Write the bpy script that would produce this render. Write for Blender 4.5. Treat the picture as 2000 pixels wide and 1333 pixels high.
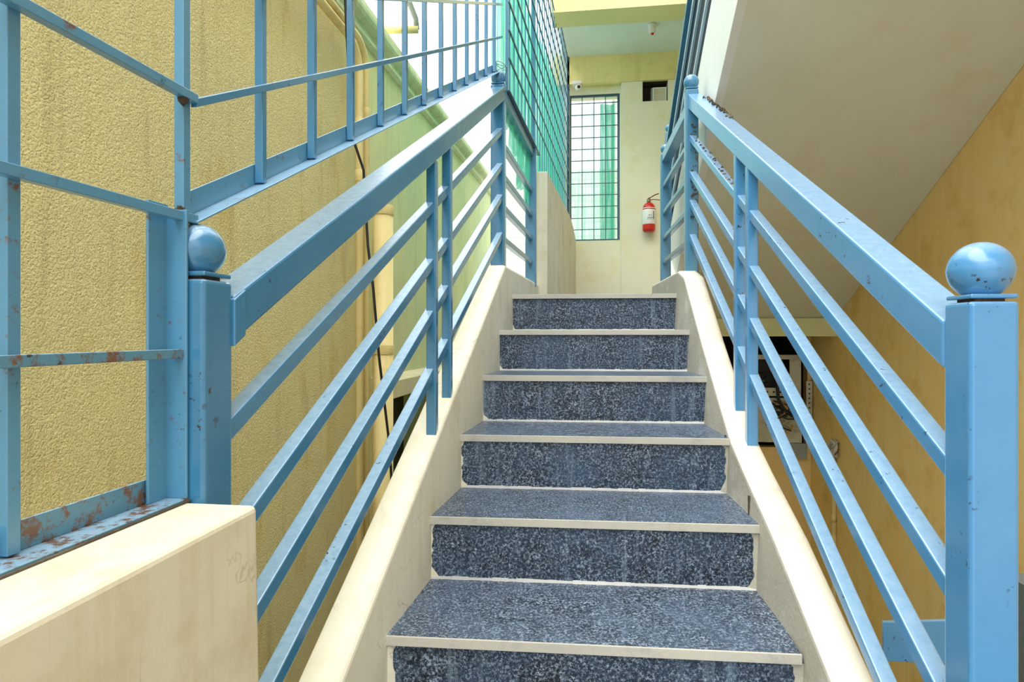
import bpy, math, random
from mathutils import Vector, Matrix
random.seed(7)
S = bpy.context.scene
COL = S.collection
for o in list(bpy.data.objects): bpy.data.objects.remove(o)

# ------------------------------------------------------------------ camera, world, light
cam_d = bpy.data.cameras.new('camera'); cam = bpy.data.objects.new('camera', cam_d); COL.objects.link(cam)
cam_d.sensor_width = 36.0; cam_d.lens = 36.0 * 1200 / 2000; cam_d.shift_y = -0.00575
cam_d.clip_start = 0.02; cam_d.clip_end = 200
cam.location = (0, 0, 0); cam.rotation_euler = (math.radians(90), 0, math.atan(160 / 1200))
S.camera = cam
S.view_settings.view_transform = 'Standard'; S.view_settings.look = 'None'
S.view_settings.gamma = 1; S.view_settings.exposure = 0.7; S.view_settings.use_curve_mapping = False
W = bpy.data.worlds.new('overcast_sky'); S.world = W; W.use_nodes = True
bg = W.node_tree.nodes['Background']; bg.inputs[0].default_value = (0.93, 0.97, 1.0, 1); bg.inputs[1].default_value = 0.80
# overcast dome: about three times brighter overhead than at the horizon
_nt = W.node_tree; _tc = _nt.nodes.new('ShaderNodeTexCoord'); _sx = _nt.nodes.new('ShaderNodeSeparateXYZ'); _mr = _nt.nodes.new('ShaderNodeMapRange')
_nt.links.new(_tc.outputs['Generated'], _sx.inputs[0]); _nt.links.new(_sx.outputs['Z'], _mr.inputs['Value'])
_mr.inputs['From Min'].default_value = 0.0; _mr.inputs['From Max'].default_value = 1.0; _mr.inputs['To Min'].default_value = 0.85; _mr.inputs['To Max'].default_value = 2.0
_nt.links.new(_mr.outputs[0], bg.inputs[1])
sun_d = bpy.data.lights.new('sun', 'SUN'); sun = bpy.data.objects.new('sun', sun_d); COL.objects.link(sun)
sun_d.energy = 2.5; sun_d.angle = math.radians(70); sun_d.color = (1.0, 0.97, 0.90)
sun.rotation_euler = Vector((0.18, 0.42, -1.0)).to_track_quat('-Z', 'Y').to_euler()

# ------------------------------------------------------------------ colours and materials
def srgb(r, g, b):
    f = lambda c: ((c / 255) / 12.92) if c / 255 <= 0.04045 else (((c / 255) + 0.055) / 1.055) ** 2.4
    return (f(r), f(g), f(b), 1)

class NT:
    def __init__(s, name):
        s.m = bpy.data.materials.new(name); s.m.use_nodes = True
        s.t = s.m.node_tree; s.b = s.t.nodes['Principled BSDF']
        s.co = s.t.nodes.new('ShaderNodeNewGeometry').outputs['Position']
    def n(s, k, **kw):
        x = s.t.nodes.new(k)
        for a, v in kw.items():
            if a in x.inputs: x.inputs[a].default_value = v
            else: setattr(x, a, v)
        return x
    def l(s, a, b): s.t.links.new(a, b)
    def noise(s, scale, detail=4, rough=0.55, stretch=(1, 1, 1)):
        x = s.n('ShaderNodeTexNoise'); x.inputs['Scale'].default_value = scale
        x.inputs['Detail'].default_value = detail; x.inputs['Roughness'].default_value = rough
        mp = s.n('ShaderNodeMapping'); mp.inputs['Scale'].default_value = stretch
        s.l(s.co, mp.inputs[0]); s.l(mp.outputs[0], x.inputs['Vector']); return x.outputs['Fac']
    def ramp(s, fac, stops):
        r = s.n('ShaderNodeValToRGB'); e = r.color_ramp.elements
        e[0].position, e[0].color = stops[0][0], stops[0][1]
        e[1].position, e[1].color = stops[-1][0], stops[-1][1]
        for p, c in stops[1:-1]:
            q = e.new(p); q.color = c
        s.l(fac, r.inputs[0]); return r.outputs[0]
    def mix(s, fac, a, b, mode='MIX'):
        x = s.n('ShaderNodeMix'); x.data_type = 'RGBA'; x.blend_type = mode
        if isinstance(fac, float): x.inputs[0].default_value = fac
        else: s.l(fac, x.inputs[0])
        for v, i in ((a, 6), (b, 7)):
            if isinstance(v, tuple): x.inputs[i].default_value = v
            else: s.l(v, x.inputs[i])
        return x.outputs[2]
    def bump(s, h, strength=0.3, dist=0.005, prev=None):
        x = s.n('ShaderNodeBump'); x.inputs['Strength'].default_value = strength; x.inputs['Distance'].default_value = dist
        s.l(h, x.inputs['Height'])
        if prev is not None: s.l(prev, x.inputs['Normal'])
        s.l(x.outputs[0], s.b.inputs['Normal']); return x.outputs[0]
    def done(s, col, rough=0.6, spec=0.5, metal=0.0):
        if isinstance(col, tuple): s.b.inputs['Base Color'].default_value = col
        else: s.l(col, s.b.inputs['Base Color'])
        s.b.inputs['Roughness'].default_value = rough
        s.b.inputs['Specular IOR Level'].default_value = spec; s.b.inputs['Metallic'].default_value = metal
        return s.m
K = lambda v: (v, v, v, 1)

def paint(name, c1, c2, rust=0.0, rough=0.3, dust_sheen=0.5):
    t = NT(name)
    col = t.mix(t.noise(9, 5, 0.6), c1, c2)
    # dusty film plus sky reflection, painted pale on surfaces that face up
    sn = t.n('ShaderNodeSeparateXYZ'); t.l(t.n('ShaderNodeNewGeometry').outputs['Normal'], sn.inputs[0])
    pale_top = t.ramp(sn.outputs['Z'], [(0.45, K(0)), (0.85, K(dust_sheen))])
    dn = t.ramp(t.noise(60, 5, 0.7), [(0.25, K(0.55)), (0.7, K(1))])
    col = t.mix(t.mix(1.0, pale_top, dn, 'MULTIPLY'), col, srgb(188, 214, 236))
    dirt = t.ramp(t.noise(75, 3, 0.7), [(0.62, K(0)), (0.66, K(1))])
    big = t.ramp(t.noise(9, 3, 0.6), [(0.54, K(0)), (0.64, K(1))])
    m1 = t.mix(1.0, dirt, big, 'MULTIPLY')
    col = t.mix(m1, col, srgb(40, 42, 48))
    if rust > 0:
        rm = t.ramp(t.noise(38, 6, 0.75), [(0.70 - rust, K(0)), (0.78 - rust, K(1))])
        col = t.mix(rm, col, srgb(108, 72, 46))
    t.bump(t.noise(45, 3, 0.5), 0.12, 0.004)
    t.b.inputs['Coat Weight'].default_value = 0.6; t.b.inputs['Coat Roughness'].default_value = 0.18
    return t.done(col, rough, 0.6)

def plaster(name, c1, c2, c3=None, bscale=60, bstr=0.15, bdist=0.004, rough=0.75, streak=0.0, cracks=0.0, stain=None):
    t = NT(name)
    col = t.mix(t.ramp(t.noise(1.7, 5, 0.6), [(0.35, K(0)), (0.65, K(1))]), c1, c2)
    if c3: col = t.mix(t.ramp(t.noise(4.5, 6, 0.7), [(0.52, K(0)), (0.72, K(1))]), col, c3)
    if streak:
        st = t.ramp(t.noise(3, 5, 0.7, (5, 5, 0.35)), [(0.48, K(0)), (0.75, K(1))])
        x = t.mix(streak, K(0), st); col = t.mix(x, col, stain or c2)
    if cracks:
        v = t.n('ShaderNodeTexVoronoi'); v.feature = 'DISTANCE_TO_EDGE'; v.inputs['Scale'].default_value = 3.2
        wv = t.n('ShaderNodeTexNoise'); wv.inputs['Scale'].default_value = 6; wv.inputs['Detail'].default_value = 6
        t.l(t.co, wv.inputs['Vector'])
        vm = t.n('ShaderNodeVectorMath', operation='MULTIPLY_ADD'); t.l(wv.outputs['Color'], vm.inputs[0]); vm.inputs[1].default_value = (0.35, 0.35, 0.35); t.l(t.co, vm.inputs[2])
        t.l(vm.outputs[0], v.inputs['Vector'])
        cr = t.ramp(v.outputs['Distance'], [(0.0, K(1)), (0.006, K(0))])
        msk = t.ramp(t.noise(2.5, 2), [(0.5, K(0)), (0.6, K(cracks))])
        col = t.mix(t.mix(1.0, cr, msk, 'MULTIPLY'), col, srgb(150, 140, 115))
    t.bump(t.noise(bscale, 5, 0.6), bstr, bdist)
    return t.done(col, rough, 0.3)

def stucco(name):
    t = NT(name)
    sep = t.n('ShaderNodeSeparateXYZ'); t.l(t.co, sep.inputs[0])
    # green, mossier paint towards the far end of the wall; a property of the wall's own coating
    mr = t.n('ShaderNodeMapRange'); mr.inputs['From Min'].default_value = 2.7; mr.inputs['From Max'].default_value = 3.9
    t.l(sep.outputs['Y'], mr.inputs['Value'])
    base = t.mix(t.ramp(t.noise(1.4, 6, 0.65), [(0.38, K(0)), (0.62, K(1))]), srgb(238, 222, 158), srgb(224, 212, 154))
    ora = t.ramp(t.noise(4.2, 5, 0.7, (1, 1, 0.35)), [(0.54, K(0)), (0.74, K(1))])
    base = t.mix(ora, base, srgb(212, 178, 92))
    far = t.mix(t.ramp(t.noise(2.4, 6, 0.7, (1, 1, 0.4)), [(0.35, K(0)), (0.65, K(1))]), srgb(208, 218, 168), srgb(168, 200, 158))
    col = t.mix(mr.outputs[0], base, far)
    gr = t.ramp(t.noise(150, 3, 0.7), [(0.42, K(0)), (0.60, K(1))])
    col = t.mix(t.mix(0.55, K(0), gr), col, srgb(240, 228, 168))
    st = t.ramp(t.noise(5, 6, 0.7, (3, 3, 0.2)), [(0.55, K(0)), (0.78, K(1))])
    col = t.mix(t.mix(0.45, K(0), st), col, srgb(152, 140, 88))
    mr2 = t.n('ShaderNodeMapRange'); mr2.inputs['From Min'].default_value = 2.75; mr2.inputs['From Max'].default_value = 3.1
    mr2.inputs['To Min'].default_value = 1.0; mr2.inputs['To Max'].default_value = 0.15
    t.l(sep.outputs['Y'], mr2.inputs['Value'])
    vo = t.n('ShaderNodeTexVoronoi'); vo.feature = 'SMOOTH_F1'; vo.inputs['Scale'].default_value = 190
    wn = t.n('ShaderNodeTexNoise'); wn.inputs['Scale'].default_value = 110; t.l(t.co, wn.inputs['Vector'])
    vm = t.n('ShaderNodeVectorMath', operation='MULTIPLY_ADD'); t.l(wn.outputs['Color'], vm.inputs[0]); vm.inputs[1].default_value = (0.012, 0.012, 0.012); t.l(t.co, vm.inputs[2])
    t.l(vm.outputs[0], vo.inputs['Vector'])
    iv = t.n('ShaderNodeMath', operation='SUBTRACT'); iv.inputs[0].default_value = 1.0; t.l(vo.outputs['Distance'], iv.inputs[1])
    nn = t.n('ShaderNodeMath', operation='MULTIPLY'); t.l(iv.outputs[0], nn.inputs[0]); t.l(t.noise(95, 5, 0.75), nn.inputs[1])
    v = nn.outputs[0]
    x = t.n('ShaderNodeMath', operation='MULTIPLY'); t.l(v, x.inputs[0]); t.l(mr2.outputs[0], x.inputs[1])
    t.bump(x.outputs[0], 1.0, 0.011)
    return t.done(col, 0.8, 0.25)

def granite(name, lo, mid, hi, haze, rough, streaks=False):
    t = NT(name)
    sp = t.noise(150, 4, 0.85)
    col = t.ramp(sp, [(0.40, lo), (0.50, mid), (0.62, hi)])
    blot = t.ramp(t.noise(34, 5, 0.75), [(0.42, K(0)), (0.62, K(1))])
    col = t.mix(t.mix(0.55, K(0), blot), col, lo)
    fl = t.ramp(t.noise(150, 2, 0.6, (1.3, 0.8, 1)), [(0.63, K(0)), (0.70, K(1))])
    col = t.mix(t.mix(0.6, K(0), fl), col, hi)
    hz = t.ramp(t.noise(5, 6, 0.75), [(0.40, K(0)), (0.72, K(1))])
    col = t.mix(t.mix(0.6, K(0), hz), col, haze)
    if streaks:
        st = t.ramp(t.noise(7, 5, 0.7, (4.5, 4.5, 0.25)), [(0.56, K(0)), (0.74, K(1))])
        col = t.mix(t.mix(0.6, K(0), st), col, srgb(140, 162, 178))
    t.bump(sp, 0.08, 0.002)
    return t.done(col, rough, 0.4)

M = {}
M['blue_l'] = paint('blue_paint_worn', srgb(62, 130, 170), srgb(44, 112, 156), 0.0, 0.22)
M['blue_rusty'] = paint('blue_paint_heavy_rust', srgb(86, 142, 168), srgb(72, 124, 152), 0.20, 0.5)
M['blue_lit'] = paint('lit_blue_paint', srgb(176, 204, 220), srgb(160, 192, 210), 0.0, 0.4)  # paler blue that paints the lit sides of the upper rails
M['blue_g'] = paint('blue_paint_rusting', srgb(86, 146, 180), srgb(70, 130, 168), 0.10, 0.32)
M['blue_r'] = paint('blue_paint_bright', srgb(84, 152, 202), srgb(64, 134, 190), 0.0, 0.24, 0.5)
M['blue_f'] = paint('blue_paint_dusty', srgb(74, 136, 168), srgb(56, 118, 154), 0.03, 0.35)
M['stucco'] = stucco('rough_yellow_stucco')
M['cornice'] = plaster('cornice_plaster', srgb(214, 218, 176), srgb(184, 202, 160), srgb(204, 194, 136), streak=0.5, stain=srgb(130, 130, 84))
M['parapet'] = plaster('parapet_plaster', srgb(228, 224, 206), srgb(220, 213, 188), srgb(204, 194, 162), streak=0.5, stain=srgb(190, 178, 132), cracks=0.5)
M['str_l'] = plaster('cream_stringer_plaster', srgb(234, 232, 216), srgb(228, 224, 204), srgb(214, 206, 178), cracks=0.6, streak=0.3, stain=srgb(200, 188, 140))
M['str_r'] = plaster('white_stringer_plaster', srgb(232, 230, 218), srgb(220, 216, 200), srgb(202, 198, 182), cracks=0.8, bstr=0.25)
M['cement'] = plaster('grey_cement', srgb(196, 192, 176), srgb(168, 166, 152), srgb(216, 214, 204), bscale=90, bstr=0.5)
M['grout'] = plaster('white_cement_joint', srgb(216, 216, 212), srgb(186, 188, 188), bscale=120, bstr=0.4)
M['soffit'] = plaster('soffit_putty', srgb(220, 222, 204), srgb(214, 216, 196), srgb(216, 210, 184), bstr=0.1)
M['upper_white'] = plaster('stringer_white', srgb(232, 232, 224), srgb(222, 224, 216), bstr=0.08)
M['wall_r'] = plaster('orange_cream_wall', srgb(240, 202, 128), srgb(236, 208, 148), srgb(224, 184, 106), bstr=0.08, streak=0.35, stain=srgb(214, 184, 118))
M['wall_b'] = plaster('pale_cream_wall', srgb(240, 238, 212), srgb(232, 232, 206), srgb(232, 224, 176), bstr=0.06)
M['beam'] = plaster('yellow_beam_paint', srgb(234, 224, 158), srgb(226, 216, 148), srgb(216, 204, 128), bstr=0.06, streak=0.3, stain=srgb(196, 180, 96))
M['beam2'] = plaster('pale_beam_paint', srgb(226, 222, 164), srgb(214, 214, 156), bstr=0.06)
M['ceil'] = plaster('ceiling_distemper', srgb(222, 238, 234), srgb(212, 228, 226), bstr=0.05)
M['pipe'] = plaster('painted_pipe_cream', srgb(232, 214, 152), srgb(222, 202, 138), srgb(204, 176, 104), bstr=0.05, rough=0.5, streak=0.3, stain=srgb(180, 140, 70))
M['ledge'] = plaster('ledge_weathered', srgb(226, 216, 172), srgb(206, 200, 168), srgb(180, 176, 150), bstr=0.3)
M['tread'] = granite('granite_tread', srgb(18, 24, 34), srgb(60, 74, 92), srgb(178, 196, 214), srgb(104, 124, 150), 0.3)
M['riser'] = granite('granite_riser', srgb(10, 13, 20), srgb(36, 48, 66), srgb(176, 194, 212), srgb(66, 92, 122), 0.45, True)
M['nose'] = plaster('cut_granite_edge', srgb(206, 202, 188), srgb(186, 184, 174), srgb(164, 162, 156), bscale=140, bstr=0.25)
M['floor'] = granite('granite_floor', srgb(60, 64, 72), srgb(100, 108, 120), srgb(176, 184, 192), srgb(128, 136, 146), 0.35)
M['ground'] = plaster('yard_concrete', srgb(176, 172, 158), srgb(156, 152, 140), bstr=0.2)
M['red'] = NT('extinguisher_red').done(srgb(200, 38, 24), 0.3)
M['label'] = NT('paper_label').done(srgb(232, 234, 232), 0.5)
M['ink'] = NT('label_print').done(srgb(70, 110, 120), 0.5)
M['brass'] = NT('valve_metal').done(srgb(130, 120, 90), 0.35, 0.5, 0.7)
M['black'] = NT('black_rubber').done(srgb(22, 20, 20), 0.5)
M['darkred'] = NT('dark_red_lever').done(srgb(110, 30, 34), 0.4)
M['white'] = NT('white_plastic').done(srgb(230, 230, 222), 0.4)
M['steel'] = plaster('pale_enclosure_paint', srgb(214, 210, 186), srgb(196, 190, 160), srgb(160, 150, 122), rough=0.5, bstr=0.05)
M['galv'] = plaster('galvanised', srgb(168, 172, 162), srgb(140, 146, 140), rough=0.45, bstr=0.1)
M['wire_y'] = NT('yellow_wire').done(srgb(206, 150, 60), 0.5)
M['wire_b'] = NT('bare_wire').done(srgb(120, 140, 140), 0.4, 0.5, 0.6)
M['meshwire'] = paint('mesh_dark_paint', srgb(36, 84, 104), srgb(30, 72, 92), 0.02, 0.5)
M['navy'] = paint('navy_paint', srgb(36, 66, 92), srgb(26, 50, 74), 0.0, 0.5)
M['shade_navy'] = NT('navy_painted_shade').done(srgb(14, 34, 52), 0.6)  # dark colour painting the shade between the upper rails
M['recess_shade'] = NT('painted_recess_shade').done(srgb(58, 46, 36), 0.9)  # dark brown painting the shade inside recess and niche
M['brick'] = None
def brickmat():
    t = NT('whitewashed_brick'); b = t.n('ShaderNodeTexBrick'); mp = t.n('ShaderNodeMapping'); mp.inputs['Rotation'].default_value = (math.pi / 2, 0, 0)
    t.l(t.co, mp.inputs[0]); t.l(mp.outputs[0], b.inputs['Vector'])
    b.inputs['Scale'].default_value = 1.0; b.inputs['Brick Width'].default_value = 0.42; b.inputs['Row Height'].default_value = 0.16; b.inputs['Mortar Size'].default_value = 0.012
    b.inputs['Color1'].default_value = srgb(206, 210, 202); b.inputs['Color2'].default_value = srgb(190, 196, 188); b.inputs['Mortar'].default_value = srgb(170, 176, 168)
    col = t.mix(t.ramp(t.noise(1.2, 5), [(0.45, K(0)), (0.7, K(1))]), b.outputs[0], srgb(196, 200, 186))
    return t.done(col, 0.8)
M['brick'] = brickmat()
def netmat(name, c, dens):
    t = NT(name)
    tr = t.n('ShaderNodeBsdfTransparent'); tl = t.n('ShaderNodeBsdfTranslucent'); tl.inputs[0].default_value = c
    df = t.n('ShaderNodeBsdfDiffuse'); df.inputs[0].default_value = c
    a = t.n('ShaderNodeMixShader'); a.inputs[0].default_value = 0.35; t.l(tl.outputs[0], a.inputs[1]); t.l(df.outputs[0], a.inputs[2])
    f = t.ramp(t.noise(7, 5, 0.6, (6, 6, 0.22)), [(0.38, K(dens[0])), (0.62, K(dens[1]))])
    m = t.n('ShaderNodeMixShader'); t.l(f, m.inputs[0]); t.l(tr.outputs[0], m.inputs[1]); t.l(a.outputs[0], m.inputs[2])
    t.l(m.outputs[0], t.t.nodes['Material Output'].inputs[0]); return t.m
M['net'] = netmat('green_net', srgb(110, 232, 205), (0.2, 0.85))
M['net_w'] = netmat('green_net_thin', srgb(120, 228, 205), (0.22, 0.6))
M['net_d'] = netmat('green_net_gathered', srgb(40, 175, 140), (0.55, 0.95))
M['scrub'] = plaster('gritty_dirt', srgb(96, 84, 66), srgb(60, 52, 44), srgb(150, 140, 120), bscale=200, bstr=0.8)

# ------------------------------------------------------------------ mesh builder
class MB:
    def __init__(s): s.v = []; s.f = []; s.sm = []
    def quad(s, *pts, smooth=False):
        b = len(s.v); s.v += [tuple(p) for p in pts]; s.f.append(tuple(range(b, b + len(pts)))); s.sm.append(smooth); return s
    def hexa(s, p):   # p: bottom 4 (ccw from above) then top 4
        b = len(s.v); s.v += [tuple(q) for q in p]
        for f in ((3, 2, 1, 0), (4, 5, 6, 7), (0, 1, 5, 4), (1, 2, 6, 5), (2, 3, 7, 6), (3, 0, 4, 7)):
            s.f.append(tuple(b + i for i in f)); s.sm.append(False)
        return s
    def box(s, x0, x1, y0, y1, z0, z1):
        return s.hexa([(x0, y0, z0), (x1, y0, z0), (x1, y1, z0), (x0, y1, z0), (x0, y0, z1), (x1, y0, z1), (x1, y1, z1), (x0, y1, z1)])
    def bar_y(s, x0, x1, y0, y1, zb0, zt0, zb1, zt1):
        """bar running in y; x0/x1 functions of y"""
        return s.hexa([(x0(y0), y0, zb0), (x1(y0), y0, zb0), (x1(y1), y1, zb1), (x0(y1), y1, zb1),
                       (x0(y0), y0, zt0), (x1(y0), y0, zt0), (x1(y1), y1, zt1), (x0(y1), y1, zt1)])
    def extrude_yz(s, poly, x0, x1):
        """poly: list of (y,z); x0/x1 functions of y (numbers allowed)"""
        f0 = x0 if callable(x0) else (lambda y: x0); f1 = x1 if callable(x1) else (lambda y: x1)
        n = len(poly); b = len(s.v)
        s.v += [(f0(y), y, z) for y, z in poly] + [(f1(y), y, z) for y, z in poly]
        s.f.append(tuple(b + i for i in range(n))); s.f.append(tuple(b + n + i for i in reversed(range(n)))); s.sm += [False] * 2
        for i in range(n):
            j = (i + 1) % n; s.f.append((b + j, b + i, b + n + i, b + n + j)); s.sm.append(False)
        return s
    def extrude_xz_along_y(s, poly, y0, y1, xf=lambda y: 0.0, steps=1):
        n = len(poly); b = len(s.v)
        ys = [y0 + (y1 - y0) * i / steps for i in range(steps + 1)]
        for y in ys: s.v += [(x + xf(y), y, z) for x, z in poly]
        for k in range(steps):
            for i in range(n):
                j = (i + 1) % n; s.f.append((b + k * n + i, b + k * n + j, b + (k + 1) * n + j, b + (k + 1) * n + i)); s.sm.append(False)
        s.f.append(tuple(b + i for i in reversed(range(n)))); s.f.append(tuple(b + steps * n + i for i in range(n))); s.sm += [False] * 2
        return s
    def tube(s, pts, r, n=12, caps=True, rs=None):
        pts = [Vector(p) for p in pts]; b = len(s.v); up = Vector((0.123, 0.234, 0.96)).normalized()
        prev = None
        for i, p in enumerate(pts):
            d = (pts[min(i + 1, len(pts) - 1)] - pts[max(i - 1, 0)]).normalized()
            a = d.cross(up) if prev is None else prev - d * prev.dot(d)
            if a.length < 1e-5: a = d.cross(Vector((1, 0, 0)))
            a.normalize(); prev = a; c = d.cross(a).normalized(); rr = rs[i] if rs else r
            for k in range(n):
                t = 2 * math.pi * k / n; s.v.append(tuple(p + (a * math.cos(t) + c * math.sin(t)) * rr))
        for i in range(len(pts) - 1):
            for k in range(n):
                q = (k + 1) % n; s.f.append((b + i * n + k, b + i * n + q, b + (i + 1) * n + q, b + (i + 1) * n + k)); s.sm.append(True)
        if caps:
            s.f.append(tuple(b + k for k in reversed(range(n)))); s.f.append(tuple(b + (len(pts) - 1) * n + k for k in range(n))); s.sm += [False] * 2
        return s
    def lathe(s, prof, cx, cy, n=32, smooth=True):
        """prof: list of (r,z)"""
        b = len(s.v); idx = []
        for r, z in prof:
            if r < 1e-6: s.v.append((cx, cy, z)); idx.append([len(s.v) - 1] * n)
            else:
                st = len(s.v); s.v += [(cx + r * math.cos(2 * math.pi * k / n), cy + r * math.sin(2 * math.pi * k / n), z) for k in range(n)]
                idx.append(list(range(st, st + n)))
        for i in range(len(prof) - 1):
            for k in range(n):
                q = (k + 1) % n; A, B = idx[i], idx[i + 1]
                f = [A[k], A[q], B[q], B[k]]; g = []
                for x in f:
                    if x not in g: g.append(x)
                if len(g) > 2: s.f.append(tuple(g)); s.sm.append(smooth)
        return s
    def build(s, name, mat, parent=None, bevel=0.0, seg=2):
        me = bpy.data.meshes.new(name); org = Vector((0, 0, 0)); p = parent
        while p is not None: org = org + p.location; p = p.parent
        me.from_pydata([tuple(Vector(v) - org) for v in s.v], [], s.f); me.update()
        me.polygons.foreach_set('use_smooth', s.sm)
        me.materials.append(mat)
        import bmesh
        bm = bmesh.new(); bm.from_mesh(me); bmesh.ops.recalc_face_normals(bm, faces=bm.faces); bm.to_mesh(me); bm.free()
        o = bpy.data.objects.new(name, me); COL.objects.link(o); o.parent = parent
        if bevel > 0:
            md = o.modifiers.new('bevel', 'BEVEL'); md.width = bevel; md.segments = seg; md.limit_method = 'ANGLE'; md.angle_limit = math.radians(40)
            md.harden_normals = False
        return o

def thing(name, loc, label, cat, group=None):
    o = bpy.data.objects.new(name, None); COL.objects.link(o); o.location = loc; o.empty_display_size = 0.1
    o['label'] = label; o['category'] = cat
    if group: o['group'] = group
    return o
def tag(o, label, cat, group=None):
    o['label'] = label; o['category'] = cat
    if group: o['group'] = group
    return o
def struct(mb, name, mat, bevel=0.0, parent=None):
    o = mb.build(name, mat, parent, bevel); 
    if parent is None: o['kind'] = 'structure'
    return o

XL = lambda y: -0.535 + 0.045 * y           # inner plane of the left railing
XR = lambda y: 0.534 - 0.030 * y            # inner plane of the right railing
FLOOR = -1.21
RISE, RUN, SL = 0.176, 0.325, 0.541
ynose = lambda k: 1.36 + RUN * k
znose = lambda k: -0.682 + RISE * k

# ------------------------------------------------------------------ staircase
st = thing('staircase', (0, 1.36, FLOOR), 'straight flight of dark speckled granite steps rising between two blue railings', 'staircase')
SK = 0.042                                   # the steps run slightly askew to the stringers
TL = [-0.466, -0.462, -0.448, -0.437, -0.428, -0.410]
TR = [0.434, 0.431, 0.424, 0.430, 0.431, 0.420]
for k in range(-2, 6):
    y = ynose(k); z = znose(k); kk = min(max(k, 0), 5); xl = TL[kk] - 0.004; xr = TR[kk] + 0.006
    if k == -1: xl -= 0.012
    if k == -2: xl = -0.40
    yn = y + (RUN + 0.05 if k < 5 else 0.11)
    if k < 6:
        m = MB()
        m.hexa([(xl, y + 0.004 + SK * xl, z - 0.021), (xr, y + 0.004 + SK * xr, z - 0.021), (xr, yn + SK * xr, z - 0.021), (xl, yn + SK * xl, z - 0.021),
                (xl, y + 0.004 + SK * xl, z), (xr, y + 0.004 + SK * xr, z), (xr, yn + SK * xr, z), (xl, yn + SK * xl, z)])
        tr = m.build('tread', M['tread'], st, 0.0015)
    e = MB(); e.hexa([(xl, y + SK * xl, z - 0.0215), (xr, y + SK * xr, z - 0.0215), (xr, y + 0.0055 + SK * xr, z - 0.0215), (xl, y + 0.0055 + SK * xl, z - 0.0215),
                      (xl, y + SK * xl, z + 0.0005), (xr, y + SK * xr, z + 0.0005), (xr, y + 0.0055 + SK * xr, z + 0.0005), (xl, y + 0.0055 + SK * xl, z + 0.0005)])
    e.build('nosing', M['nose'], tr, 0.0012)
    rx0, rx1 = xl + 0.008, xr - 0.004
    r = MB(); yr = y + 0.013
    # riser slab with slightly chewed plastered side edges
    zb, zt = z - RISE + 0.001, z - 0.0225
    r.hexa([(rx0, yr + SK * rx0, zb), (rx1, yr + SK * rx1, zb), (rx1, yr + 0.05 + SK * rx1, zb), (rx0, yr + 0.05 + SK * rx0, zb),
            (rx0, yr + SK * rx0, zt), (rx1, yr + SK * rx1, zt), (rx1, yr + 0.05 + SK * rx1, zt), (rx0, yr + 0.05 + SK * rx0, zt)])
    r.build('riser', M['riser'], st)
    # white cement joint along the foot of the riser and ragged plaster smears at both ends
    g = MB(); n = 40
    for i in range(n):
        a = rx0 + (rx1 - rx0) * i / n; b = rx0 + (rx1 - rx0) * (i + 1) / n; w = 0.005 + 0.003 * random.random()
        g.hexa([(a, yr - w + SK * a, zb - 0.003), (b, yr - w + SK * b, zb - 0.003), (b, yr + 0.01 + SK * b, zb - 0.003), (a, yr + 0.01 + SK * a, zb - 0.003),
                (a, yr - 0.001 + SK * a, zb + w * 0.9), (b, yr - 0.001 + SK * b, zb + w * 0.9), (b, yr + 0.01 + SK * b, zb + w), (a, yr + 0.01 + SK * a, zb + w)])
    g.build('cement_joint', M['grout'], st)
    for side, xe, mat in ((-1, rx0, M['str_l']), (1, rx1, M['cement'])):
        q = MB(); n = 14; prof = []
        for i in range(n + 1):
            t = i / n; w = 0.006 + 0.007 * random.random() + (0.022 * max(0, 0.18 - t) / 0.18) + 0.008 * max(0, t - 0.9) / 0.1
            prof.append((xe - side * w, zb + (zt - zb) * t))
        xo = xe + side * 0.02
        for i in range(n):
            (xa, za), (xb, zb2) = prof[i], prof[i + 1]
            q.quad((xa, yr - 0.0015 + SK * xa, za), (xb, yr - 0.0015 + SK * xb, zb2), (xo, yr - 0.006 + SK * xo, zb2), (xo, yr - 0.006 + SK * xo, za))
            q.quad((xa, yr - 0.0015 + SK * xa, za), (xb, yr - 0.0015 + SK * xb, zb2), (xb, yr + 0.004 + SK * xb, zb2), (xa, yr + 0.004 + SK * xa, za))
        q.build('plaster_smear', mat, st)

# solid core under the steps, carried down to the ground to block light
core = MB(); poly = []
for k in range(-3, 6):
    y = ynose(k) + 0.055; poly += [(y, znose(k) - RISE - 0.022 if k > -3 else -3.99), (y, znose(k) - 0.023)]
poly += [(3.2, znose(5) - 0.023), (3.2, -3.99), (ynose(-3) + 0.055, -3.99)]
core.extrude_yz(poly, -0.46, 0.44).build('stair_core', M['cement'], st)

# left stringer curb (battered inner face, rounded top)
def curb(top, bot, xin, xout, name, mat, parent, flare=0.0, bev=0.012, inner=None):
    m = MB(); n = len(top); b = 0
    for i, (y, z) in enumerate(top):
        zb = bot[i]
        m.v += [(xin(y) - flare * (1 if xin(y) > 0 else -1), y, zb), (xout(y), y, zb), (xout(y), y, z), (xin(y), y, z)]
    for i in range(n - 1):
        for a, c in ((0, 1), (1, 2), (2, 3), (3, 0)):
            m.f.append((i * 4 + a, i * 4 + c, i * 4 + 4 + c, i * 4 + 4 + a)); m.sm.append(False)
    m.f.append((0, 1, 2, 3)); m.f.append(tuple((n - 1) * 4 + a for a in (3, 2, 1, 0))); m.sm += [False] * 2
    o = m.build(name, mat, parent, bev, 3)
    if inner:
        o.data.materials.append(inner)
        for p in o.data.polygons:
            if p.normal.x < -0.8: p.material_index = 1
    return o
SLT = lambda y: -0.661 + 0.587 * (y - 1.117)
ys = [0.82, 1.117, 1.5, 1.9, 2.3, 2.79]
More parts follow.
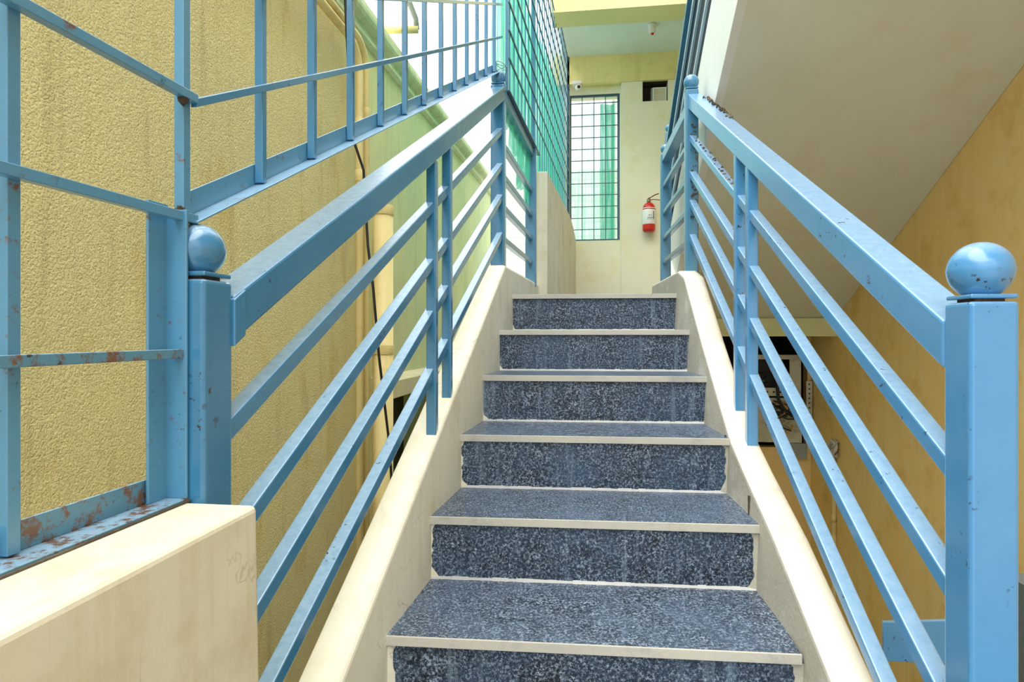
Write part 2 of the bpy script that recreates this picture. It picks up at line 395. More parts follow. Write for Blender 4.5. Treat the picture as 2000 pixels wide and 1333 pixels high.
curb([(y, SLT(y)) for y in ys] + [(3.99, 0.328)], [min(SLT(y) - 0.55, FLOOR + 0.01) if y < 1.2 else SLT(y) - 0.55 for y in ys] + [-0.25],
     lambda y: -0.527 + 0.045 * y, lambda y: -0.615 + 0.045 * y, 'stringer', M['str_l'], st)
RT = [(0.95, -0.84), (1.25, -0.672), (1.61, -0.500), (1.88, -0.395), (2.03, -0.33), (2.34, -0.112), (2.47, -0.02), (2.84, 0.262), (3.0, 0.305), (3.95, 0.315)]
curb(RT, [max(z - 0.55, FLOOR + 0.01) if y < 1.2 else z - 0.6 for y, z in RT], lambda y: 0.497 - 0.034 * y, lambda y: 0.575 - 0.03 * y, 'stringer', M['str_r'], st, flare=0.026, inner=M['cement'])
# black vertical fissures on the right stringer where the baluster fixings split it
for (y, z0, z1) in ((1.80, -0.56, -0.452), (2.07, -0.41, -0.325)):
    n = 8; fx = MB()
    for i in range(n):
        za = z0 + (z1 - z0) * i / n; zb_ = z0 + (z1 - z0) * (i + 1) / n; w = 0.003 + 0.002 * random.random(); x = 0.497 - 0.034 * y - 0.006
        fx.box(x, x + 0.008, y - w, y + w, za, zb_)
    fx.build('crack', M['scrub'], st)

# ------------------------------------------------------------------ railings
def ball_post(root, x0, x1, y0, y1, zb, zt, mat, r=0.036, cap=True, bc=None):
    p = MB().box(x0, x1, y0, y1, zb, zt).build('newel_post', mat, root, 0.006, 3)
    cx, cy = (x0 + x1) / 2, (y0 + y1) / 2
    if cap:
        MB().box(x0 + 0.002, x1 - 0.001, y0 + 0.002, y1 - 0.002, zt + 0.004, zt + 0.010).build('cap_plate', mat, p, 0.002)
        MB().box(x0 + 0.012, x1 - 0.012, y0 + 0.012, y1 - 0.012, zt - 0.002, zt + 0.006).build('weld_bead', M['scrub'], p)
    zc = zt + 0.010 + r * 0.86
    prof = [(0.0, zc - r)]
    for i in range(1, 30):
        a = -math.pi / 2 + math.pi * i / 30; rr = r * math.cos(a)
        if i == 15: rr *= 1.012
        prof.append((rr, zc + r * math.sin(a)))
    prof.append((0, zc + r))
    MB().lathe([q for q in prof if q[1] > zt + 0.008] if cap else prof, cx, cy, 40).build('ball_finial', mat, p)
    return p

def rail_bar(root, name, X, side, y0, y1, zt0, zt1, w, h, mat, inset=0.0, bev=0.003):
    """side +1: body lies on +x side of the plane"""
    a = lambda y: X(y) + side * inset; b = lambda y: X(y) + side * (inset + w)
    m = MB()
    if side > 0: m.bar_y(a, b, y0, y1, zt0 - h, zt0, zt1 - h, zt1)
    else: m.bar_y(b, a, y0, y1, zt0 - h, zt0, zt1 - h, zt1)
    return m.build(name, mat, root, bev)

# left sloped
rl = thing('stair_railing', (-0.52, 0.77, -0.8), 'blue sloping stair railing on the left with four rails below a box handrail', 'railing')
ball_post(rl, -0.566, -0.502, 0.739, 0.803, -0.86, 0.074, M['blue_l'], 0.036)
ball_post(rl, -0.474, -0.409, 2.800, 2.864, 0.30, 1.160, M['blue_l'], 0.034)
rail_bar(rl, 'handrail', XL, -1, 0.803, 2.86, 0.055, 1.178, 0.060, 0.064, M['blue_l'], bev=0.004)
for z0, z1 in ((-0.122, 0.961), (-0.289, 0.799), (-0.447, 0.655), (-0.612, 0.480)):
    rail_bar(rl, 'rail', XL, -1, 0.800, 2.81, z0, z1, 0.028, 0.031, M['blue_l'], inset=0.008)
rail_bar(rl, 'weld_sleeve', XL, -1, 0.800, 0.826, 0.050, 0.066, 0.062, 0.066, M['blue_l'], inset=-0.002, bev=0.002)
for y0 in (1.746, 1.904):
    MB().box(XL(y0) - 0.030, XL(y0) + 0.000, y0, y0 + 0.028, SLT(y0) - 0.03, 0.008 + 0.546 * (y0 - 0.823)).build('baluster', M['blue_l'], rl, 0.003)
# left level guard on the landing
rg = thing('landing_railing', (-0.39, 2.9, 0.32), 'short level blue railing on the landing beyond the left newel post', 'railing')
rail_bar(rg, 'handrail', XL, -1, 2.864, 3.76, 1.145, 1.150, 0.055, 0.052, M['blue_f'])
for z in (0.905, 0.757, 0.612, 0.462):
    rail_bar(rg, 'rail', XL, -1, 2.864, 3.76, z, z, 0.028, 0.028, M['blue_f'], inset=0.006)
MB().box(-0.418, -0.352, 3.75, 3.815, 0.30, 1.15).build('post', M['blue_f'], rg, 0.004)

# right sloped
rr = thing('stair_railing', (0.53, 0.94, FLOOR), 'blue sloping stair railing on the right with dusty joints and flaked ball', 'railing')
ball_post(rr, 0.506, 0.568, 0.908, 0.973, FLOOR, 0.046, M['blue_r'], 0.040)
ball_post(rr, 0.432, 0.492, 3.000, 3.060, 0.29, 1.170, M['blue_f'], 0.036)
rail_bar(rr, 'handrail', XR, 1, 0.973, 3.05, 0.021, 1.172, 0.062, 0.070, M['blue_r'], bev=0.004)
for (z0, z1) in ((-0.180, 0.955), (-0.357, 0.785), (-0.545, 0.648), (-0.735, 0.485)):
    rail_bar(rr, 'rail', XR, 1, 0.973, 3.01, z0, z1, 0.030, 0.032, M['blue_r'], inset=0.006)
for y0, zb in ((1.995, -0.36), (2.138, -0.27)):
    MB().box(XR(y0), XR(y0) + 0.033, y0, y0 + 0.032, zb, 0.010 - 0.047 + 0.559 * (y0 - 0.972)).build('baluster', M['blue_r'], rr, 0.003)
# right level guard
rh = thing('landing_railing', (0.43, 3.1, 0.31), 'short level blue railing beyond the right newel post, beside the upper flight', 'railing')
rail_bar(rh, 'handrail', XR, 1, 3.060, 3.90, 1.118, 1.118, 0.055, 0.055, M['blue_f'], inset=-0.004)
for z in (0.930, 0.765, 0.610, 0.462):
    rail_bar(rh, 'rail', XR, 1, 3.060, 3.90, z, z, 0.028, 0.026, M['blue_f'], inset=0.0)
ball_post(rh, 0.408, 0.468, 3.86, 3.92, 0.29, 1.115, M['blue_f'], 0.030, cap=False)
# grit caught on rails and behind the right far newel
gm = MB()
for i in range(150):
    t = random.random(); k = random.choice((0, 1, 2))
    if k == 0: y = 3.0 - 0.02 * random.random(); z = 0.55 + 0.45 * t; x = 0.455 + 0.03 * random.random()
    elif k == 1: y = 2.15 + 0.8 * t; z = 0.505 + 0.557 * (y - 2.15) + 0.0 ; x = XR(y) + 0.012 + 0.02 * random.random()
    else: y = 2.4 + 0.5 * t; z = 0.021 + 0.556 * (y - 0.973) + 0.001; x = XR(y) + 0.045 + 0.02 * random.random()
    if k == 1: z = -0.180 + (0.955 + 0.180) * (y - 0.973) / (3.01 - 0.973)
    s_ = 0.0025 + 0.004 * random.random()
    gm.hexa([(x - s_, y - s_, z - s_ * .5), (x + s_, y - s_ * .6, z - s_ * .5), (x + s_, y + s_, z - s_ * .4), (x - s_ * .7, y + s_, z - s_ * .5),
             (x - s_ * .6, y - s_ * .5, z + s_ * .6), (x + s_ * .5, y - s_ * .4, z + s_ * .7), (x + s_ * .5, y + s_ * .5, z + s_ * .5), (x - s_ * .5, y + s_ * .6, z + s_ * .6)])
dd = gm.build('joint_dirt', M['scrub'], rr); dd['kind'] = 'stuff'

# ------------------------------------------------------------------ foreground parapet (left)
pp = MB()
pp.hexa([(-0.60, -0.9, FLOOR), (-0.405, -0.9, FLOOR), (-0.415, 0.748, FLOOR), (-0.60, 0.748, FLOOR),
         (-0.60, -0.9, -0.216), (-0.412, -0.9, -0.216), (-0.427, 0.738, -0.217), (-0.60, 0.738, -0.217)])
o = pp.build('parapet_wall', M['parapet'], None, 0.008, 3); tag(o, 'low cream plastered parapet in the left foreground carrying the rusty grille', 'parapet')

# ------------------------------------------------------------------ grilles
def angle_bar(m, p0, p1, kind):
    pass
XB = lambda y: XL(y) - 0.045
ga = thing('safety_grille', (-0.555, 0.3, -0.21), 'upright blue bar grille with rust standing on the foreground parapet', 'grille')
for z in (0.315, 0.153, -0.026):
    MB().hexa([(XB(-.1) + 0.008, -0.1, z - 0.006), (XB(-.1) + 0.02, -0.1, z - 0.006), (XB(.76) + 0.02, 0.762, z - 0.004), (XB(.76) + 0.008, 0.762, z - 0.004),
               (XB(-.1) + 0.008, -0.1, z + 0.006), (XB(-.1) + 0.02, -0.1, z + 0.006), (XB(.76) + 0.02, 0.762, z + 0.008), (XB(.76) + 0.008, 0.762, z + 0.008)]).build('horizontal_bar', M['blue_rusty'] if z < 0 else M['blue_g'], ga, 0.001)
for y in (0.10, 0.30, 0.512):
    MB().box(XB(y) - 0.006, XB(y) + 0.008, y, y + 0.014, -0.21, 1.1).build('vertical_bar', M['blue_g'], ga, 0.001)
MB().box(XB(.76) - 0.006, XB(.76) + 0.008, 0.748, 0.762, 0.165, 1.1).build('vertical_bar', M['blue_g'], ga, 0.001)
m = MB(); m.box(-0.562, -0.523, -0.3, 0.738, -0.216, -0.212); m.box(-0.562, -0.558, -0.3, 0.738, -0.212, -0.182); m.build('bottom_angle', M['blue_rusty'], ga, 0.001)
MB().box(-0.5245, -0.520, -0.3, 0.738, -0.2165, -0.2145).build('rust_edge', M['scrub'], ga)
m = MB(); m.box(-0.555, -0.551, 0.700, 0.736, -0.212, 0.170); m.box(-0.555, -0.523, 0.733, 0.737, -0.212, 0.163); m.build('side_angle', M['blue_g'], ga, 0.001)
for z in (0.150, -0.026, 0.312):
    MB().lathe([(0, z - 0.012), (0.006, z - 0.006), (0.007, z - 0.001), (0.0, z + 0.003)], XB(.75) + 0.012, 0.742, 10).build('weld_blob', M['scrub'], ga)

gr = MB()
for i in range(45):
    zz = random.uniform(0.135, 0.168); q = random.uniform(0.001, 0.003)
    x = -0.541 + random.uniform(-0.01, 0.012); y = 0.742 + random.uniform(-0.006, 0.004)
    gr.hexa([(x - q, y - q, zz - q), (x + q, y - q * .7, zz - q), (x + q, y + q, zz - q * .6), (x - q, y + q, zz - q), (x - q * .6, y - q, zz + q), (x + q * .5, y - q, zz + q * .8), (x + q, y + q * .6, zz + q), (x - q, y + q * .7, zz + q * .9)])
o = gr.build('weld_grime', M['scrub'], ga); o['kind'] = 'stuff'
gb = thing('safety_grille', (-0.56, 0.78, 0.16), 'sloping blue bar grille above the left handrail, its bars against wall and sky', 'grille')
ZB = lambda y: 0.163 + 0.520 * (y - 0.777)
for dz in (0.157, 0.312, 0.467, 0.622):
    y0, y1 = 0.762, 2.90
    MB().hexa([(XB(y0) + 0.008, y0, ZB(y0) + dz - 0.006), (XB(y0) + 0.018, y0, ZB(y0) + dz - 0.006), (XB(y1) + 0.018, y1, ZB(y1) + dz - 0.006), (XB(y1) + 0.008, y1, ZB(y1) + dz - 0.006),
               (XB(y0) + 0.008, y0, ZB(y0) + dz + 0.006), (XB(y0) + 0.018, y0, ZB(y0) + dz + 0.006), (XB(y1) + 0.018, y1, ZB(y1) + dz + 0.006), (XB(y1) + 0.008, y1, ZB(y1) + dz + 0.006)]).build('sloping_bar', M['blue_l'], gb, 0.001)
yb = 0.930
while yb < 2.87:
    MB().box(XB(yb) - 0.006, XB(yb) + 0.008, yb, yb + 0.013, ZB(yb) + 0.004, ZB(yb) + 0.80).build('vertical_bar', M['blue_l'], gb, 0.001); yb += 0.168
m = MB()
m.bar_y(lambda y: XB(y) - 0.010, lambda y: XB(y) - 0.007, 0.755, 2.88, ZB(.755), ZB(.755) + 0.034, ZB(2.88), ZB(2.88) + 0.034)
m.bar_y(lambda y: XB(y) - 0.010, lambda y: XB(y) + 0.024, 0.755, 2.88, ZB(.755) - 0.003, ZB(.755), ZB(2.88) - 0.003, ZB(2.88))
m.build('bottom_angle', M['blue_g'], gb, 0.0008)
# loose tie wire over the far left ball
w = MB(); pts = []
for i in range(60):
    t = i / 59; a = t * 5.2 * math.pi
    pts.append((-0.43 + 0.038 * math.cos(a) * (0.5 + 0.5 * t), 2.835 + 0.035 * math.sin(a), 1.235 + 0.03 * math.sin(a * 0.5) + 0.02 * t))
w.tube(pts, 0.0016, 5); tag(w.build('tie_wire', M['wire_b']), 'loose loops of thin tie wire round the far left ball finial', 'wire')

XC = lambda y: -0.535 + 0.050 * y - 0.012
gc = thing('mesh_grille', (XC(4), 4, 1.1), 'tall dark square mesh grille along the left side of the landing, net behind it', 'grille')
z = 1.315
while z < 3.0:
    MB().bar_y(lambda y: XC(y), lambda y: XC(y) + 0.008, 2.89, 6.02, z - 0.004, z + 0.004, z - 0.004, z + 0.004).build('horizontal_wire', M['meshwire'], gc); z += 0.134
y = 2.93
while y < 6.02:
    MB().box(XC(y) - 0.005, XC(y) + 0.001, y, y + 0.007, 1.15 if y < 3.93 else 1.03, 3.0).build('vertical_wire', M['blue_f'], gc); y += 0.118
MB().box(XC(3.73) - 0.012, XC(3.73) + 0.006, 3.72, 3.76, 1.15, 3.0).build('flat_post', M['blue_f'], gc, 0.001)
MB().box(XC(6.0) - 0.012, XC(6.0) + 0.012, 5.985, 6.01, 0.95, 3.0).build('flat_post', M['navy'], gc, 0.001)
MB().box(XC(2.88) - 0.012, XC(2.88) + 0.002, 2.872, 2.885, 1.15, 3.0).build('flat_post', M['blue_f'], gc, 0.001)
MB().bar_y(lambda y: XC(y) - 0.028, lambda y: XC(y) + 0.012, 2.866, 3.93, 1.150, 1.156, 1.152, 1.158).build('bottom_angle', M['meshwire'], gc, 0.001)

def net(name, x, y0, y1, zb, zt, mat, ny=60, nz=24, amp=0.018, horiz=False):
    m = MB(); 
    for i in range(ny + 1):
        t = i / ny; y = y0 + (y1 - y0) * t
        for j in range(nz + 1):
            u = j / nz; z0 = zb(y); z1 = zt(y); z = z0 + (z1 - z0) * u
            d = amp * (math.sin(y * 46 + math.sin(z * 3) * 1.3) + 0.5 * math.sin(y * 91 + 2 * z))
            m.v.append((x(y) + d, y, z) if not horiz else (y, x(y) + d, z))
    for i in range(ny):
        for j in range(nz):
            a = i * (nz + 1) + j; m.f.append((a, a + nz + 1, a + nz + 2, a + 1)); m.sm.append(True)
    return m.build(name, mat)
rag = lambda y: 0.03 * math.sin(y * 23) + 0.02 * math.sin(y * 57)
o = net('safety_net', lambda y: XC(y) - 0.05, 2.80, 6.0, lambda y: (1.10 - 0.28 * min(1, (y - 2.8) / 0.9)) + rag(y) if y < 3.93 else 1.0, lambda y: 3.0 if y < 3.75 else 2.02 + 0.10 * (y - 3.75) + 0.5 * rag(y), M['net'], 170)
tag(o, 'green debris net hung in folds outside the landing mesh grille', 'net')

# ------------------------------------------------------------------ landing, back wall, ceiling
m = MB(); m.box(-0.46, 0.45, 3.08, 4.0, znose(5) - 0.18, znose(5) - 0.001); m.box(-0.46, 0.545, 4.0, 4.64, 0.0, znose(5) - 0.001); m.box(-0.46, 1.708, 4.64, 6.3, -0.008, znose(5) - 0.001)
struct(m, 'floor', M['floor'])
m = MB(); m.box(0.53, 1.708, 4.62, 4.74, -0.009, 0.121); struct(m, 'trim_1', M['beam2'])
# parapet beside the landing
m = MB()
n = 16; top = [(3.93, 1.05), (5.4, 1.05)] + [(5.4 + 0.62 * i / 8, 1.05 - 0.12 * (i / 8) ** 1.5) for i in range(1, 9)]
m2 = []
xi = lambda y: -0.295 + (y - 3.93) * 0.058; xo_ = lambda y: xi(y) - 0.105
m.v = []
for y, z in top: m.v += [(xi(y), y, 0.15), (xo_(y), y, 0.15), (xo_(y), y, z), (xi(y), y, z)]
for i in range(len(top) - 1):
    for a, c in ((0, 1), (1, 2), (2, 3), (3, 0)): m.f.append((i * 4 + a, i * 4 + c, i * 4 + 4 + c, i * 4 + 4 + a)); m.sm.append(False)
m.f += [(0, 1, 2, 3), tuple((len(top) - 1) * 4 + a for a in (3, 2, 1, 0))]; m.sm += [False] * 2
o = m.build('parapet_wall', M['parapet'], None, 0.006); tag(o, 'cream landing parapet below the mesh grille, its top dipping to the window sill', 'parapet')
# wall_back with window opening
m = MB()
m.box(-0.46, 0.259, 6.06, 6.22, -0.008, 0.925); m.box(-0.46, -0.235, 6.06, 6.22, 0.925, 2.80); m.box(-0.235, 0.249, 6.06, 6.22, 2.355, 2.80)
m.box(0.249, 0.259, 6.06, 6.22, 0.925, 2.44)
# pillar with niche
m.box(0.259, 0.462, 6.0, 6.22, -0.008, 2.44); m.box(0.462, 0.700, 6.0, 6.22, -0.008, 2.240); m.box(0.700, 1.70, 6.0, 6.22, -0.008, 2.44)
m.box(0.462, 0.700, 6.16, 6.22, 2.24, 2.44); m.box(0.249, 1.70, 6.06, 6.22, 2.44, 2.80)
struct(m, 'wall_back', M['wall_b'])
m = MB(); m.box(-0.40, 1.70, 5.985, 6.06, 2.435, 2.72); struct(m, 'trim_2', M['beam'])
m = MB(); m.box(-0.30, 1.70, 5.0, 6.06, 2.70, 2.82); struct(m, 'ceiling', M['ceil'])
m = MB(); m.box(-0.33, 1.70, 4.76, 5.0, 2.50, 3.3); struct(m, 'trim_3', M['beam2'])
# window grille and net
wg = thing('window_grille', (0.01, 6.07, 0.925), 'square bar grille filling the tall landing window', 'grille')
m = MB(); m.box(-0.235, -0.220, 6.07, 6.09, 0.925, 2.355); m.box(0.226, 0.249, 6.07, 6.09, 0.925, 2.355); m.box(-0.22, 0.226, 6.07, 6.09, 0.925, 0.94); m.box(-0.22, 0.226, 6.07, 6.09, 2.335, 2.355)
m.build('frame', M['meshwire'], wg)
for x in (-0.115, 0.000, 0.112):
    MB().box(x - 0.004, x + 0.004, 6.072, 6.080, 0.94, 2.335).build('vertical_bar', M['meshwire'], wg)
for i in range(12):
    z = 1.035 + i * 0.1125
    MB().box(-0.22, 0.226, 6.064, 6.072, z - 0.0035, z + 0.0035).build('horizontal_bar', M['meshwire'], wg)
o = net('safety_net', lambda x: 6.15, -0.23, 0.245, lambda x: 0.93, lambda x: 2.30 + 0.6 * rag(x * 3), M['net_w'], 50, 12, 0.008, True)
tag(o, 'thin pale green net stretched across the landing window', 'net')
o = net('safety_net', lambda x: 6.19, 0.06, 0.20, lambda x: 0.93, lambda x: 2.30, M['net_d'], 40, 12, 0.015, True)
tag(o, 'gathered dark green net folds at the right side of the landing window', 'net')
o = MB().tube([(0.195, 6.30, 0.2), (0.195, 6.30, 3.2)], 0.022, 14).build('drain_pipe', M['white']); tag(o, 'white vertical pipe seen through the landing window', 'pipe')
m = MB(); m.box(0.463, 0.699, 6.150, 6.158, 2.2405, 2.434); m.box(0.463, 0.466, 6.02, 6.150, 2.2405, 2.434); m.box(0.466, 0.699, 6.02, 6.150, 2.431, 2.434)  # added dark liner, paints the shade inside the niche
struct(m, 'wall_niche', M['recess_shade'])
# green-painted lintel soffit
m = MB(); m.box(-0.15, 0.255, 5.99, 6.22, 2.425, 2.436); struct(m, 'trim_4', M['beam'])

# fire extinguisher
fe = thing('fire_extinguisher', (0.515, 5.93, 0.98), 'small red fire extinguisher with white label hung on the back wall', 'fire extinguisher')
prof = [(0, 0.978), (0.045, 0.978), (0.056, 0.985), (0.059, 1.0), (0.059, 1.185), (0.055, 1.215), (0.042, 1.238), (0.022, 1.252), (0.015, 1.256), (0, 1.256)]
b = MB().lathe(prof, 0.515, 5.93, 32).build('cylinder', M['red'], fe)
MB().lathe([(0.0598, 1.045), (0.0602, 1.046), (0.0602, 1.182), (0.0598, 1.183)], 0.515, 5.93, 32).build('label_sleeve', M['label'], b)
m = MB()
for (a0, a1, z0, z1) in ((-0.95, -0.75, 1.09, 1.165), (-1.35, -1.25, 1.12, 1.13), (-1.65, -1.5, 1.12, 1.13), (-1.9, -1.0, 1.10, 1.106), (-1.9, -1.1, 1.088, 1.092)):
    for i in range(4):
        t0 = a0 + (a1 - a0) * i / 4; t1 = a0 + (a1 - a0) * (i + 1) / 4; R = 0.0606
        m.quad((0.515 + R * math.cos(t0), 5.93 + R * math.sin(t0), z0), (0.515 + R * math.cos(t1), 5.93 + R * math.sin(t1), z0), (0.515 + R * math.cos(t1), 5.93 + R * math.sin(t1), z1), (0.515 + R * math.cos(t0), 5.93 + R * math.sin(t0), z1))
m.build('print', M['ink'], b)
MB().lathe([(0.0595, 1.193), (0.0598, 1.194), (0.058, 1.200), (0.057, 1.2)], 0.515, 5.93, 32).build('band', M['label'], b)
MB().lathe([(0, 1.254), (0.014, 1.254), (0.016, 1.268), (0.012, 1.275), (0.012, 1.295), (0.0, 1.297)], 0.515, 5.93, 16).build('valve', M['brass'], fe)
MB().tube([(0.505, 5.925, 1.29), (0.53, 5.92, 1.30), (0.57, 5.915, 1.322), (0.605, 5.912, 1.332)], 0.005, 8).build('lever', M['darkred'], fe)
MB().tube([(0.515, 5.925, 1.278), (0.56, 5.918, 1.28), (0.60, 5.914, 1.275), (0.625, 5.912, 1.268)], 0.004, 8).build('handle', M['darkred'], fe)
MB().box(0.500, 0.530, 5.985, 6.001, 1.20, 1.30).build('wall_hook', M['galv'], fe)
MB().box(0.508, 0.522, 5.94, 5.99, 1.262, 1.270).build('bracket', M['galv'], fe)

# exhaust unit in the niche
ex = thing('vent_unit', (0.6, 6.05, 2.24), 'small framed white ventilator box set in the wall niche', 'ventilator')
MB().box(0.545, 0.690, 6.05, 6.14, 2.2405, 2.385).build('casing', M['galv'], ex, 0.004)
m = MB(); 
for bx in ((0.560, 0.572), (0.678, 0.690)): m.box(bx[0], bx[1], 6.035, 6.05, 2.2405, 2.382)
m.box(0.572, 0.678, 6.035, 6.05, 2.370, 2.382); m.box(0.572, 0.678, 6.035, 6.05, 2.300, 2.306); m.build('frame', M['white'], ex, 0.001)
MB().box(0.573, 0.677, 6.042, 6.049, 2.242, 2.369).build('panel', M['steel'], ex)

# cctv camera by the lintel
cc = thing('security_camera', (-0.15, 5.93, 2.43), 'small white security camera under the beam at the window corner', 'camera')
MB().box(-0.205, -0.115, 5.90, 5.985, 2.405, 2.434).build('junction_box', M['white'], cc, 0.004)
MB().tube([(-0.15, 5.94, 2.405), (-0.15, 5.935, 2.385)], 0.012, 12).build('bracket', M['white'], cc)
m = MB().tube([(-0.158, 5.95, 2.385), (-0.142, 5.88, 2.365)], 0.026, 20); hd = m.build('housing', M['white'], cc, 0.004)
MB().tube([(-0.1425, 5.882, 2.3655), (-0.1415, 5.877, 2.364)], 0.014, 16).build('lens', M['black'], hd)

# detector on ceiling
sd = thing('smoke_detector', (0.50, 5.45, 2.70), 'small round white detector with red dot on the landing ceiling', 'smoke detector')
MB().lathe([(0, 2.70), (0.042, 2.70), (0.042, 2.688), (0.034, 2.675), (0.032, 2.645), (0.026, 2.625), (0, 2.622)], 0.50, 5.45, 24).build('housing', M['white'], sd)
MB().lathe([(0, 2.6225), (0.014, 2.622), (0.012, 2.612), (0, 2.608)], 0.503, 5.45, 14).build('sensor', M['red'], sd)

# ------------------------------------------------------------------ upper flight
SOF = lambda y: 0.121 + 0.5 * (4.64 - y)
uf = thing('upper_staircase', (1.1, 4.64, 0.2), 'upper flight seen from below, grey plaster soffit with a white side edge', 'staircase')
Y0, Y1 = 0.65, 4.64
m = MB(); m.hexa([(0.540, Y0, SOF(Y0)), (1.708, Y0, SOF(Y0)), (1.708, Y1, SOF(Y1)), (0.540, Y1, SOF(Y1)), (0.540, Y0, SOF(Y0) + 0.16), (1.708, Y0, SOF(Y0) + 0.16), (1.708, Y1, SOF(Y1) + 0.16), (0.540, Y1, SOF(Y1) + 0.16)])
m.build('soffit_slab', M['soffit'], uf)
m = MB(); m.hexa([(0.531, Y0, SOF(Y0) - 0.001), (0.640, Y0, SOF(Y0) + 0.002), (0.640, Y1, SOF(Y1) + 0.002), (0.531, Y1, SOF(Y1) - 0.001), (0.531, Y0, SOF(Y0) + 0.55), (0.64, Y0, SOF(Y0) + 0.55), (0.64, Y1, SOF(Y1) + 0.52), (0.531, Y1, SOF(Y1) + 0.52)])
m.build('side_curb', M['upper_white'], uf, 0.003)
m = MB()
for i in range(11):
    yy = 4.64 - i * 0.35; m.box(0.64, 1.708, yy - 0.36, yy, SOF(yy) + 0.22, SOF(yy) + 0.36)
m.build('steps', M['riser'], uf)
ur = thing('upper_railing', (0.56, 4.7, 0.4), 'blue railing of the upper flight seen from below, added navy sheet painting the shade between its rails', 'railing')
XU = lambda y: 0.532
HU = lambda y: 1.512 + 0.50 * (4.535 - y)
rail_bar(ur, 'handrail', XU, 1, 4.70, 1.4, HU(4.70), HU(1.4), 0.05, 0.045, M['blue_f'], bev=0.002)
for i, dz in enumerate((0.225, 0.435, 0.64)):
    rail_bar(ur, 'rail', XU, 1, 4.70, 1.4, HU(4.70) - dz, HU(1.4) - dz, 0.012, 0.030, M['blue_lit'], bev=0.001)  # thin strips in a pale colour that paints their lit side
rail_bar(ur, 'shade_sheet', XU, 1, 4.70, 1.4, HU(4.70) - 0.045, HU(1.4) - 0.045, 0.006, 0.80, M['shade_navy'], inset=0.046)  # added sheet, paints the shade seen in the rail gaps
ball_post(ur, 0.530, 0.590, 4.70, 4.76, 0.199, 1.52, M['blue_f'], 0.030, cap=False)
m = MB(); m.hexa([(0.45, 3.95, 0.10), (0.62, 3.95, 0.10), (0.64, 4.64, 0.10), (0.531, 4.64, 0.10), (0.45, 3.95, 0.315), (0.56, 3.95, 0.315), (0.64, 4.64, 0.64), (0.531, 4.64, 0.64)])
m.build('curb_return', M['upper_white'], uf, 0.003)

# ------------------------------------------------------------------ right side walls
m = MB(); m.box(1.710, 1.85, -1.5, 6.4, -4.0, 5.0); struct(m, 'wall_right', M['wall_r'])
m = MB(); m.box(0.44, 1.71, 5.16, 5.26, -4.0, -0.90); m.box(0.44, 1.0, 5.16, 5.26, -0.90, -0.008); m.box(1.685, 1.71, 5.16, 5.26, -0.90, -0.008)
struct(m, 'wall_under_landing', M['wall_r'])
m = MB(); m.box(0.95, 1.709, 6.00, 6.05, -1.0, -0.008); m.box(1.0, 1.69, 5.262, 6.0, -1.0, -0.90); m.box(1.69, 1.709, 5.26, 6.0, -1.0, -0.008); m.box(0.95, 1.0, 5.26, 6.0, -1.0, -0.008)  # recess lining, its shade painted in as a dark colour
struct(m, 'wall_recess', M['recess_shade'])

m = MB(); m.box(0.52, 1.708, -1.5, 0.66, SOF(0.65), SOF(0.65) + 0.2); struct(m, 'ceiling', M['soffit'])  # unseen upper-landing slab, added to cut light from the right

# electrical enclosure
ee = thing('electrical_enclosure', (1.4, 5.12, -0.85), 'open cream electrical enclosure with loose wires in the recess under the landing', 'electrical box')
m = MB()
x0, x1, z0, z1, yf = 1.18, 1.618, -0.853, -0.157, 5.10
m.box(x0, x1, yf, yf + 0.012, z1 - 0.035, z1); m.box(x1 - 0.085, x1, yf, yf + 0.012, z0 + 0.35, z1 - 0.035); m.box(x0, x0 + 0.035, yf, yf + 0.012, z0, z1 - 0.035)
m.box(x0, x1, yf + 0.012, yf + 0.16, z1 - 0.006, z1); m.box(x1 - 0.006, x1, yf + 0.012, yf + 0.16, z0, z1 - 0.006)
m.build('casing', M['steel'], ee, 0.001)
MB().box(x0 + 0.035, x1 + 0.012, yf + 0.02, yf + 0.03, z0, -0.50).build('mounting_plate', M['steel'], ee, 0.001)
MB().box(x0 + 0.035, 1.575, yf - 0.01, yf + 0.02, -0.482, -0.418).build('terminal_strip', M['steel'], ee, 0.001)
MB().box(x0 + 0.035, x1 - 0.087, yf + 0.15, yf + 0.16, z0, z1 - 0.03).build('back_plate', M['black'], ee)
for x in (1.36, 1.41, 1.46, 1.51, 1.555):
    MB().box(x - 0.007, x + 0.007, yf - 0.013, yf - 0.010, -0.457, -0.443).build('screw_hole', M['black'], ee)
MB().tube([(1.45, yf - 0.01, -0.23), (1.432, yf - 0.02, -0.37), (1.438, yf - 0.03, -0.50), (1.475, yf - 0.035, -0.58), (1.54, yf - 0.03, -0.632), (1.59, yf - 0.02, -0.626)], 0.013, 10).build('black_cable', M['black'], ee)
for i in range(14):
    a = random.uniform(1.40, 1.57); z = random.uniform(-0.71, -0.55)
    pts = [(a + 0.07 * math.sin(j * 0.9 + i), yf - 0.02 - 0.015 * math.sin(j + i), z + 0.055 * math.cos(j * 0.8 + i * 2) - 0.004 * j) for j in range(6)]
    MB().tube(pts, 0.006, 6).build('wire', [M['black'], M['black'], M['wire_y'], M['steel']][i % 4], ee)
for i in range(8):
    a = random.uniform(1.28, 1.50); z = random.uniform(-0.39, -0.26)
    pts = [(a + 0.05 * math.sin(j * 0.9 + i), yf + 0.03 + 0.02 * math.sin(j + i), z + 0.04 * math.cos(j * 0.8 + i * 2)) for j in range(6)]
    MB().tube(pts, 0.0045, 6).build('wire', [M['black'], M['wire_b'], M['darkred']][i % 3], ee)
ss = thing('slotted_angle', (1.69, 5.1, -0.6), 'pale perforated metal strip beside the open electrical enclosure', 'metal strip')
